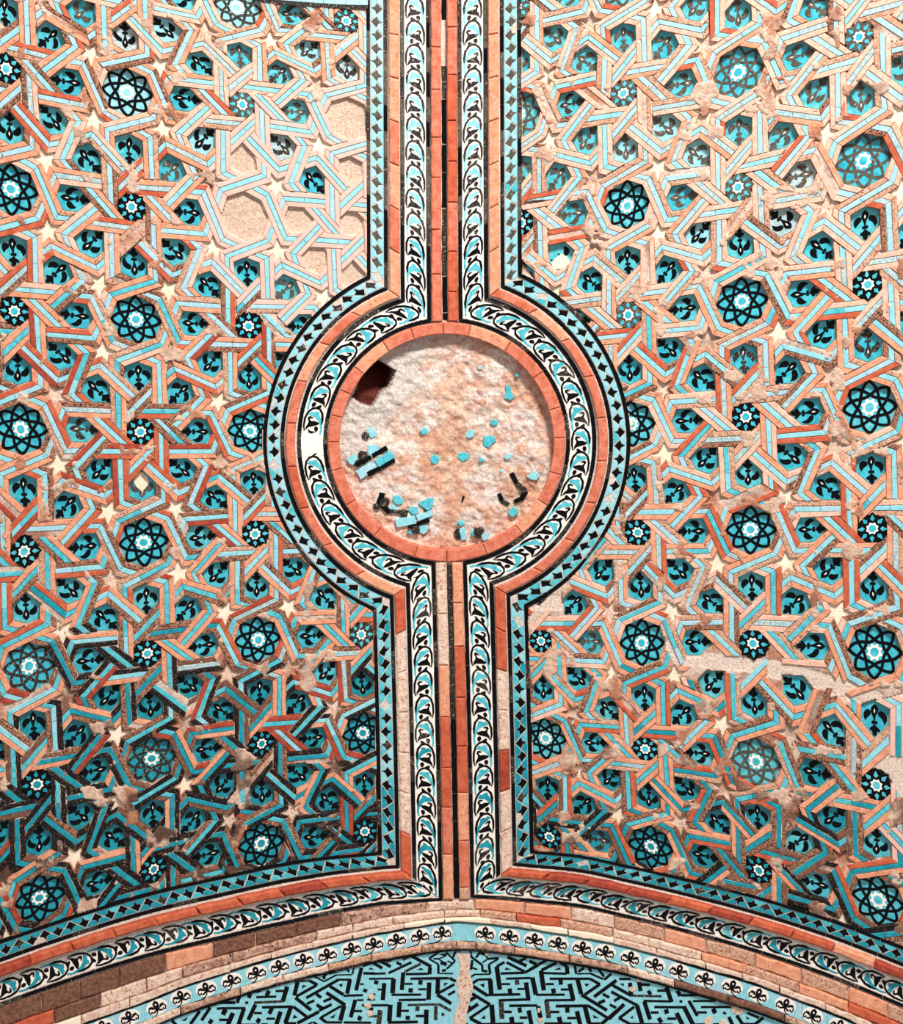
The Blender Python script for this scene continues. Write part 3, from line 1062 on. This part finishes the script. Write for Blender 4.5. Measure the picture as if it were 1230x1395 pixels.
# ------------------------------------------------------------------ the brick ribs down the middle
for side in (-1, 1):
    for part in (0, 1):
        y0, y1 = ((-66, 437.5) if part == 0 else (764.5, 1222))
        root = thing('brick_rib', ('narrow orange brick rib rising above the roundel, ' if part == 0 else 'narrow worn brick rib hanging below the roundel, ') + ('left of the dark groove' if side < 0 else 'right of the dark groove'), 'brick rib',
                     stem_cx((y0 + y1) / 2) + side * 11, (max(0, y0) + y1) / 2, 'pairs of slim brick ribs')
        y = y0 - (13 if side > 0 else 0)
        while y < y1 - 2:
            ln = 62 + RNG.uniform(-8, 10)
            ya = max(y, y0) + .4; yb = min(y + ln, y1) - .4
            if y1 - yb < 12: yb = y1 - .4
            if yb - ya > 3:
                p = np.array([(stem_cx(ya) + side * 4.2, ya), (stem_cx(ya) + side * 18.6, ya), (stem_cx(yb) + side * 18.6, yb), (stem_cx(yb) + side * 4.2, yb)])
                if side > 0: p[:, 0] = p[:, 0]
                r = rnd()
                mt = ('ring' if r > .5 else 'salmon') if side < 0 else ('orange' if r > .55 else 'ring')
                if part == 1:
                    mt = 'salmon' if r > .5 else 'orange'
                    if side < 0 and ya < 850: mt = 'oldplaster'
                    if ya > 1060: mt = pick([('salmon', .4), ('ring', .3), ('rough', .3)], r)
                    if side > 0 and ya > 1170: mt = 'tan'
                build('brick', [(rough_edges(p, 9, .45), .5, 12 + rnd(), 1.5, 0)], [mt], root, root)
            y = yb + .4 if yb >= y1 - .5 else y + ln
for part, (y0, y1) in enumerate(((-66, 436), (768, 1222))):
    root = thing('black_fillet', ('broken dark fillet between the upper brick ribs' if part == 0 else 'black glazed fillet between the lower brick ribs'), 'fillet', stem_cx((y0 + y1) / 2), (max(y0, 0) + y1) / 2)
    y = y0
    while y < y1 - 6:
        ln = min(RNG.uniform(36, 62), y1 - y)
        p = np.array([(stem_cx(y) - 3.4, y + .5), (stem_cx(y) + 3.4, y + .5), (stem_cx(y + ln) + 3.4, y + ln - .5), (stem_cx(y + ln) - 3.4, y + ln - .5)])
        mt = pick([('black', .5), ('black_worn', .5)], rnd()) if part == 0 else ('black' if y > 930 else 'black_worn')
        if not (part == 0 and rnd() < .12 and y < 350):
            build('black_strip', [(rough_edges(p, 10, .5), .5, (5.2 if part == 0 else 6.5) + rnd(), .5, 0)], [mt], root, root)
        y += ln

# ------------------------------------------------------------------ the roundel: brick ring and the last bits of its inscription
root = thing('brick_ring', 'round ring of orange bricks framing the bare plaster roundel', 'brick ring', CCX, CCY)
angs = [-92, -78, -57, -36, -17, -2, 16, 32, 50, 70, 90, 106, 128, 148, 166, 180, 193, 206, 219, 237, 252, 268]
for i in range(len(angs) - 1):
    a0, a1 = angs[i] + .13, angs[i + 1] - .13
    th = np.radians(np.linspace(a0, a1, 6))
    p = np.concatenate([np.stack([CCX + 146.6 * np.cos(th), CCY + 146.6 * np.sin(th)], 1), np.stack([CCX + 162.6 * np.cos(th), CCY + 162.6 * np.sin(th)], 1)[::-1]])
    build('brick', [(p, -14, 10.5 + rnd() * .6, 1.2, 0)], ['ring' if rnd() > .15 else 'salmon'], root, root)

rp = lambda a, b: (455 + a / 3.968, 445 + b / 3.968)
hz = lambda x, y: float(rub(np.array(x), np.array(y)))
root = thing('roundel_inscription', 'scattered turquoise and black remains of tile lettering clinging to the bare roundel', 'tile remains', CCX, CCY)
for a, b, r in [(490, 565, 18), (863, 520, 18), (735, 578, 26), (547, 718, 26), (695, 705, 24), (797, 722, 12), (940, 705, 17), (1075, 812, 26), (965, 1005, 26), (787, 222, 11), (205, 575, 28), (215, 672, 32),
                (100, 722, 26), (905, 780, 9), (345, 940, 27), (320, 985, 22), (430, 995, 24), (505, 960, 34), (485, 1095, 24), (685, 1065, 15), (755, 1120, 20), (815, 1140, 20), (835, 620, 30), (415, 1115, 14), (988, 262, 10)]:
    x, y = rp(a, b)
    build('turquoise_fragment', [(blob(x, y, r / 3.968 * 1.05, 8, .3, 1.1, .95), -16, max(hz(x, y), -6) + 2.6, .5, 0)], [pick([('t_mid', .5), ('t_sky', .5)], rnd())], root, root)
x, y = rp(940, 358)
build('turquoise_fragment', [([rp(925, 320), rp(945, 318), rp(968, 385), rp(955, 398), rp(915, 385), rp(928, 350)], -16, max(hz(x, y), -6) + 3, .4, 0)], ['t_mid'], root, root)
for a, b, c, d, w_, mt in [(130, 805, 230, 740, 52, 't_pale'), (230, 742, 320, 688, 44, 't_mid'), (120, 748, 200, 705, 26, 'black'), (205, 700, 285, 655, 24, 'black'), (180, 800, 250, 765, 26, 'black'), (255, 762, 328, 720, 24, 'black'),
                           (262, 900, 245, 960, 30, 'black'), (240, 950, 300, 1005, 26, 'black'), (300, 1000, 400, 1005, 22, 'black_worn'), (400, 1085, 515, 1045, 22, 'black'), (335, 1065, 440, 1045, 44, 't_sky'), (450, 1040, 530, 1008, 32, 't_sky'),
                           (690, 1090, 700, 1155, 28, 't_sky'), (775, 1090, 768, 1145, 34, 'black_worn'), (958, 792, 985, 850, 24, 'black'), (985, 850, 1035, 890, 26, 'black_worn'), (1035, 890, 1010, 935, 26, 'black'), (1015, 930, 975, 948, 22, 'black'),
                           (890, 905, 905, 945, 20, 'black'), (905, 945, 942, 965, 24, 'black_worn'), (700, 918, 690, 950, 10, 'black'), (190, 750, 200, 770, 8, 'black'), (490, 1000, 520, 985, 12, 'black_worn')]:
    p = [rp(a, b), rp(c, d)]
    x, y = np.mean(p, 0)
    build('black_fragment' if 'black' in mt else 'turquoise_fragment', [(rough_edges(seg_poly(*p[0], *p[1], w_ / 3.968), 5, .5), -16, max(hz(x, y), -6) + 3, .5, 0)], [mt], root, root)
for a, b, r in [(155, 695, 26), (130, 740, 20), (275, 950, 26), (232, 972, 18), (380, 1010, 22), (440, 1100, 24), (675, 1120, 30), (170, 590, 20), (785, 1105, 22)]:
    x, y = rp(a, b)
    build('black_fragment', [(blob(x, y, r / 3.968, 9, .15), -16, max(hz(x, y), -6) + 3.2, .5, 0)], ['black_worn'], root, root)

# ------------------------------------------------------------------ brick courses of the arch below
def strip_between(fa, fb, x0, x1, n=4):
    xs = np.linspace(x0, x1, n)
    return np.array([(x, float(fa(x))) for x in xs] + [(x, float(fb(x))) for x in xs[::-1]])


top = lambda x: arch_low(x) + 1
lowf = lambda x: flow(x) - 14.5
mix = lambda k: (lambda x: top(x) * (1 - k) + lowf(x) * k)
for (k0, k1, nm, lab, cat, h, mats) in [
    (0.0, .46, 'brick_course', 'uppermost curved course of brown and salmon bricks under the scroll bands', 'brick course', 9.0, None),
    (.47, .78, 'brick_course', 'second curved course of crumbling bricks and mortar above the flower frieze', 'brick course', 12.0, None),
    (.79, .98, 'plaster_ledge', 'thin pale plaster ledge edging the top of the flower frieze', 'ledge', 15.0, None)]:
    root = thing(nm, lab, cat, 620, float(mix((k0 + k1) / 2)(620)), 'curved courses of the lower arch')
    x = -64.0
    while x < 1290:
        ln = RNG.uniform(48, 72)
        p = strip_between(mix(k0), mix(k1), x + .5, x + ln - .5)
        r = rnd()
        if nm == 'plaster_ledge': mt = 'oldplaster' if r > .25 else 'plaster'
        elif x < 560:
            mt = pick([('brown', .5), ('greyplaster', .35), ('salmon', .15)], r) if k0 == 0 else pick([('greyplaster', .55), ('oldplaster', .3), ('brown', .15)], r)
            if x < 40 and k0 > 0: mt = 'orange'
        else:
            mt = pick([('salmon', .5), ('oldplaster', .25), ('tan', .25)], r) if k0 == 0 else pick([('oldplaster', .4), ('salmon', .25), ('orange', .2), ('tan', .15)], r)
        build('brick' if nm != 'plaster_ledge' else 'plaster_block', [(rough_edges(p, 10, .9), 1, h + rnd() * 1.5, 2.0 if nm != 'plaster_ledge' else 1.2, 0)], [mt], root, root)
        x += ln

# flower frieze
root = thing('flower_frieze', 'pale turquoise curved frieze of small black three-lobed flowers on cream grounds', 'tile frieze', 620, 1266)
off = lambda d: (lambda x: flow(x) + d)
x = -64.0
while x < 1290:
    ln = 34
    if 60 < x < 1180:
        p = strip_between(off(-14.2), off(-11.8), x + .4, x + ln - .4, 3)
        if not (600 < x < 900): build('black_strip', [(p, 1, 13, .3, 0)], ['black' if rnd() > .3 else 'black_worn'], root, root)
        p = strip_between(off(-11.4), off(12), x + .2, x + ln - .2, 3)
        build('turquoise_tile', [(p, 1, 12, .2, 0)], [pick([('t_pale', .5), ('t_sky', .5)], rnd())], root, root)
    x += ln
FL = lambda pts: [((a - 125) / 8.2 * .82, (b - 135) / 8.2 * .82) for a, b in pts]
for i, fx_ in enumerate([p[0] for p in _FP if 100 < p[0] < 1160]):
    m_ = -1 if fx_ < 631 else 1
    sl = (flow(fx_ + 3) - flow(fx_ - 3)) / 6
    ca, sa = 1 / math.hypot(1, sl), sl / math.hypot(1, sl)

    def mp(pts):
        o = []
        for a, b in pts:
            a = a * m_ * 1.16; b = b * 1.1
            o.append((fx_ + a * ca - b * sa, float(flow(fx_)) + a * sa + b * ca))
        return np.array(o)
    if 610 < fx_ < 645: continue
    g = build('flower_ground', [(mp([(13 * math.cos(t), -.5 + 9.6 * math.sin(t)) for t in np.linspace(0, 2 * math.pi, 14, endpoint=False)]), 12, 12.35, 0, 0)], ['cream'], root, root)
    it = []
    for pl in ([(-1.5, 2), (-3.6, -2.5), (-3.2, -6.5), (0, -9.2), (3.2, -6.5), (3.6, -2.5), (1.5, 2)],
               [(-1.5, 1.5), (-5, -3.2), (-9.5, -3.6), (-7.5, -1.2), (-5.5, .5)], [(1.5, 1.5), (5, -3.2), (9.5, -3.6), (7.5, -1.2), (5.5, .5)]):
        it.append((mp(pl), 12.35, 12.8, 0, 0))
    for s_ in (-1, 1):
        it.append((ribbon(mp([(s_ * 5, -1.2), (s_ * 9.0, -1.5), (s_ * 10.6, 1.6), (s_ * 9.3, 4.6), (s_ * 7.2, 4.2), (s_ * 7.2, 2.4)]), 1.9), 12.35, 12.8, 0, 0))
        it.append((mp([(0, 0), (s_ * 4, 3.2), (s_ * 7.5, 4.6), (s_ * 4.5, 5.6), (0, 3.4)]), 12.35, 12.8, 0, 0))
    it.append((ribbon(mp([(0, 2), (1.2, 6), (5, 9.4), (11, 11), (17, 11)]), [1.7, 1.6, 1.3, 1.1, .7]), 12.35, 12.8, 0, 0))
    it.append((mp([(0, -5.6), (1.2, -4), (0, -2.6), (-1.2, -4)]), 12.8, 12.95, 0, 1))
    if not 610 < fx_ < 645: build('flower', it, ['black', 'cream'], g, root)

root = thing('plaster_ledge', 'rounded brown and cream ledge between the flower frieze and the key-pattern vault', 'ledge', 620, 1284)
x = -64.0
while x < 1290:
    ln = RNG.uniform(50, 90)
    p = strip_between(off(12.4), off(22.2), x + .4, x + ln - .4)
    mt = pick([('greyplaster', .35), ('oldplaster', .35), ('tan', .3)], rnd())
    if 900 < x < 1000: mt = 'brown'
    build('plaster_block', [(rough_edges(p, 9, .8), 1, 15 + rnd(), 2.6, 0)], [mt], root, root)
    x += ln

# ------------------------------------------------------------------ key-pattern panel
GROUND = []
root = thing('key_pattern_panel', 'light turquoise panel of black angular key-pattern lines at the foot of the wall', 'mosaic panel', 620, 1350)
x = -64.0
while x < 1290:
    ln = 40
    xm = x + ln / 2
    f1_ = lambda xx: np.minimum(flow(xx) + 22.5, 1452)
    f2_ = lambda xx: np.minimum(flow(xx) + 26.9, 1453)
    if float(flow(xm)) < 1420:
        build('black_strip', [(strip_between(f1_, f2_, x + .3, x + ln - .3, 3), 1, 9.4, .3, 0)], ['black' if rnd() > .2 else 'black_worn'], root, root)
        x2 = x
        while x2 < x + ln - 1:
            gtop = float(f2_(x2 + 5)) + .5; gy = []
            rows = max(1, int((1456 - gtop) / 14))
            a_ = lambda xx: f2_(xx) + .4
            for k_ in range(rows):
                fa = (lambda xx, k_=k_: a_(xx) + (1456 - a_(xx)) * k_ / rows); fb = (lambda xx, k_=k_: a_(xx) + (1456 - a_(xx)) * (k_ + 1) / rows)
                gy.append((strip_between(fa, fb, x2, x2 + 10, 2), 1, 7.0, 0, 0))
            GROUND.extend(gy)
            x2 += 10
    x += ln
build('turquoise_ground', GROUND, ['t_sky'], root, root)
KZ = {
 (200, 1320): [(350,690,420,765,30),(740,560,610,740,32),(885,510,765,690,32),(975,525,1025,525,24),(1085,545,1060,610,45),(1010,682,1130,682,24),(1195,590,1120,769,42),(910,680,870,735,40),(480,762,1010,762,24),(1040,440,1230,440,24)],
 (300, 1310): [(0,548,210,548,24),(265,460,235,550,36),(420,425,395,480,40),(345,545,390,545,24),(0,622,350,622,22),(80,640,40,715,40),(180,690,100,871,42),(0,782,100,782,22),(330,625,250,860,42),(490,570,390,785,40),(235,855,540,855,26),(570,848,660,848,22),(470,545,885,525,24),(500,468,780,460,22),(680,380,640,450,40),(500,400,570,380,18),(770,385,880,380,22),(930,320,870,525,45),(470,690,580,690,22),(545,765,515,825,42),(580,610,1010,600,26),(720,620,680,700,42),(640,768,760,768,22),(840,670,780,850,45),(985,600,905,830,45),(890,832,1060,832,24),(1015,600,1200,740,30),(1075,832,1230,745,28)],
 (400, 1290): [(50,465,5,650,42),(0,455,220,445,22),(220,445,330,505,30),(310,510,30,665,28),(20,680,240,855,34),(280,385,420,455,16),(420,455,590,365,16),(590,365,810,360,12),(835,250,815,350,22),(170,685,620,430,28),(620,430,800,430,20),(780,430,740,625,42),(500,520,690,640,32),(690,655,960,645,22),(310,630,380,680,30),(180,765,285,720,26),(315,780,400,830,32),(410,735,520,690,26),(450,610,715,785,34),(50,1035,350,875,32),(350,860,525,775,28),(380,955,660,795,24),(700,790,645,1000,45),(360,955,450,1025,30),(450,1025,670,1025,22),(690,1025,1075,1030,22),(940,265,865,580,38),(960,245,1100,190,20),(1100,195,1230,270,30),(965,340,1130,345,26),(920,492,970,492,18),(1000,560,985,605,40),(1045,418,1130,418,20),(1150,440,1140,495,42),(1050,635,1135,635,18),(855,710,790,955,40),(880,715,970,715,18),(1020,708,1130,708,18),(945,788,1130,788,22),(1080,815,1070,870,40),(840,868,950,868,22),(930,940,900,995,42),(1040,940,1155,940,22),(160,1076,260,1020,16),(270,1020,350,1076,22),(400,400,460,350,22),(400,410,440,395,28),(480,345,600,325,20),(620,305,690,290,18),(700,250,770,320,22)],
 (510, 1285): [(190,390,510,240,24),(70,220,220,300,30),(160,230,250,195,24),(300,240,370,275,28),(390,205,510,150,24),(505,150,790,300,30),(770,310,765,405,40),(430,405,750,398,22),(0,398,150,395,20),(410,375,640,260,26),(395,380,375,625,42),(0,468,260,465,18),(260,470,245,670,48),(130,530,110,765,44),(40,618,90,618,18),(230,692,645,690,22),(415,540,525,540,20),(640,490,630,550,42),(500,600,495,660,44),(605,615,720,615,20),(495,468,1045,460,22),(760,520,750,760,46),(330,765,715,760,22),(885,480,875,680,45),(870,690,1075,815,34),(890,670,1120,545,26),(1050,460,1140,505,28),(1030,695,1130,640,24),(890,275,890,395,25),(755,190,895,270,16),(755,190,900,95,20),(890,395,1100,395,12),(0,838,190,838,22),(215,830,200,1060,48),(345,790,330,1005,45),(75,905,50,1120,50),(180,1078,600,1070,26),(370,915,475,915,22),(595,855,590,915,42),(570,988,690,988,24),(460,985,455,1040,44),(455,835,880,825,20),(720,900,715,1120,46),(855,850,850,1045,36),(890,820,1070,915,26),(820,190,900,190,16),(910,110,1010,140,30),(1000,100,1130,220,18),(920,240,1010,270,36),(1130,220,1010,330,20),(1100,170,1140,80,24),(1140,75,1200,90,14),(940,360,1000,345,24),(900,190,990,150,12),(900,200,970,240,12),(1020,220,1080,250,14)],
 (610, 1285): [(320,60,330,160,22),(330,160,490,280,22),(490,280,490,345,24),(440,100,520,130,26),(400,175,460,95,22),(520,130,570,190,16),(570,190,720,180,22),(580,270,715,190,18),(580,270,600,400,26),(490,245,570,190,14),(350,210,330,340,26),(240,280,420,340,16),(480,350,560,370,24),(230,390,330,330,12),(290,465,390,405,18),(390,408,600,405,14),(250,600,430,480,26),(430,480,615,475,22),(600,480,615,685,48),(330,555,565,705,32),(565,695,1020,685,24),(690,300,735,620,46),(690,300,800,235,26),(830,240,1080,370,26),(745,395,1080,385,24),(1085,385,1230,290,26),(840,165,1110,290,32),(1010,225,1100,180,26),(760,543,880,543,20),(870,605,880,670,42),(820,468,1160,458,22),(970,485,980,550,42),(975,612,1080,610,20),(1100,520,1130,740,44),(720,770,1160,755,24),(750,780,765,1025,48),(300,650,600,830,30),(310,770,420,710,34),(225,820,320,870,28),(190,985,430,820,34),(310,1020,580,840,26),(620,830,640,1080,48),(320,1020,480,1105,32),(480,1105,1065,1095,26),(780,930,900,930,26),(895,1000,910,1090,48),(865,845,1130,842,26),(1005,870,1020,940,40),(1010,1010,1120,1010,24),(1135,910,1180,1128,42),(100,1050,180,1010,28),(180,1128,240,1080,18),(245,1080,310,1128,20)],
 (720, 1285): [(20,225,120,270,30),(150,270,260,210,28),(0,360,150,275,28),(185,350,400,245,30),(440,245,550,300,28),(540,300,550,405,42),(200,388,530,398,22),(650,275,670,400,26),(680,400,870,395,14),(870,395,1050,475,20),(1060,480,1160,400,26),(180,355,220,630,46),(245,543,360,543,22),(450,480,460,550,42),(350,605,360,670,44),(455,618,565,618,22),(110,692,510,690,22),(300,468,865,468,24),(0,460,40,460,20),(60,450,110,690,46),(580,540,630,765,44),(690,480,740,680,44),(740,690,1100,910,32),(790,690,1000,545,30),(865,470,1000,545,28),(920,720,1230,490,34),(240,768,650,765,22),(255,770,290,1015,46),(310,930,435,930,24),(385,850,830,845,28),(545,870,550,940,42),(545,1015,670,1015,24),(430,1000,450,1080,46),(225,1095,605,1095,28),(680,920,730,1120,44),(790,850,850,1090,46),(840,1095,1010,1095,28),(1020,1100,1230,920,34),(830,840,1100,1010,28),(1040,680,1130,730,28),(980,810,1070,770,32),(0,842,130,842,24),(140,850,180,1050,44),(700,370,780,320,26),(830,290,880,370,28),(980,340,1060,440,24)],
 (830, 1300): [(140,318,300,318,22),(290,370,310,540,40),(50,405,310,550,30),(310,548,730,558,22),(30,495,400,690,28),(70,625,160,570,28),(10,675,100,720,26),(0,870,210,670,38),(140,865,350,705,28),(390,690,460,930,44),(135,860,290,945,28),(290,945,890,955,24),(410,330,440,485,40),(430,395,570,400,26),(545,480,580,535,36),(670,480,790,480,24),(800,430,870,640,44),(480,622,850,630,22),(490,630,570,880,42),(580,785,690,785,24),(630,708,1040,712,24),(790,740,810,800,44),(690,860,730,925,42),(810,870,940,870,24),(940,790,1030,974,44),(1040,700,1170,955,44),(950,480,990,555,38),(1000,545,1230,545,24),(980,630,1020,630,24),(1110,620,1230,830,32)],
 (940, 1320): [(40,420,350,420,20),(150,503,570,503,22),(105,578,235,578,22),(320,525,350,590,44),(230,655,260,690,36),(460,575,500,600,22),(540,640,600,769,36),(650,620,730,740,34),(730,740,910,740,24),(910,740,1020,650,32),(800,585,960,655,24),(70,745,230,745,20),(320,740,470,735,16)]}
KT = {(200, 1320): [[(480,690),(580,640),(540,695)]], (300, 1310): [[(1005,765),(1025,710),(1080,755)]],
      (400, 1290): [[(105,555),(125,505),(180,515)],[(620,500),(675,485),(670,540)],[(500,955),(580,910),(550,970)],[(1035,285),(1075,262),(1115,290)]],
      (510, 1285): [[(585,345),(650,315),(680,345)],[(965,575),(975,525),(1030,525)],[(935,990),(935,935),(990,970)]],
      (610, 1285): [[(455,550),(520,535),(515,595)],[(470,1020),(530,975),(530,1030)],[(800,345),(820,312),(895,340)]],
      (720, 1285): [[(360,345),(440,310),(460,340)],[(785,535),(855,540),(810,585)],[(900,970),(985,1015),(920,1020)]],
      (830, 1300): [[(150,385),(205,380),(205,420)],[(290,860),(340,830),(330,870)]], (940, 1320): [[(770,630),(830,665),(790,670)]]}
okf = lambda x, y: y - flow(x) - 26.5
ks = []
for (ox, oy), L_ in KZ.items():
    for x1, y1, x2, y2, w_ in L_:
        ks.append(seg_poly(ox + x1 / 10.25, oy + y1 / 10.25, ox + x2 / 10.25, oy + y2 / 10.25, w_ / 10.25 * 1.4))
for (ox, oy), L_ in KT.items():
    for tri in L_: ks.append(np.array([(ox + a / 10.25, oy + b / 10.25) for a, b in tri]))
ks = [q for q in (f_clip(k_, okf) for k_ in ks) if q is not None]
for i, q in enumerate(sorted(ks, key=lambda q: -area_of(q))):
    if i < 262: build('key_strip', [(q, 3, 7.5, .12, 0)], ['black' if rnd() > .08 else 'black_worn'], root, root)
build('key_strip', [(q, 3, 7.5, .12, 0) for q in sorted(ks, key=lambda q: -area_of(q))[262:]], ['black'], root, root, stuff=True) if len(ks) > 262 else None

# bare plaster where the key pattern and borders are lost
build('plaster_patch', [(rough_edges(np.array([(622, 1296), (642, 1296), (640, 1320), (646, 1345), (638, 1370), (634, 1400), (622, 1400), (618, 1385), (626, 1360), (622, 1335), (628, 1315)]), 6, .9), 6, 8.2, .4, 0)], ['oldplaster'], root, root)
for x, y, r_ in [(503, 1378, 4), (500, 1367, 5), (505, 1355, 4), (664, 1297, 3), (870, 1332, 4), (862, 1345, 5), (736, 1387, 4), (735, 1373, 3), (1004, 1371, 8), (966, 1388, 6), (985, 1392, 6)]:
    build('plaster_patch', [(blob(x, y, r_, 9, .35), 6, 8.1, .3, 0)], ['oldplaster'], root, root)

# the end of another border just above the panel with the blank octagons
root = thing('upper_border', 'short curved end of a turquoise and black border at the very top edge', 'tile border', 440, 2)
for i in range(5):
    x0 = 350 + i * 30; x1 = x0 + 29.4
    yy = lambda x: 2 + 11 * np.clip((x - 350) / 130, 0, 1) ** .7
    build('turquoise_tile', [(np.array([(x0, -30), (x1, -30), (x1, yy(x1) - 5.5), (x0, yy(x0) - 5.5)]), 1, 11, .3, 0)], ['t_pale'], root, root)
    build('black_strip', [(rough_edges(np.array([(x0, yy(x0) - 5), (x1, yy(x1) - 5), (x1, yy(x1)), (x0, yy(x0))]), 8, .4), 1, 11, .3, 0)], ['black_worn'], root, root)
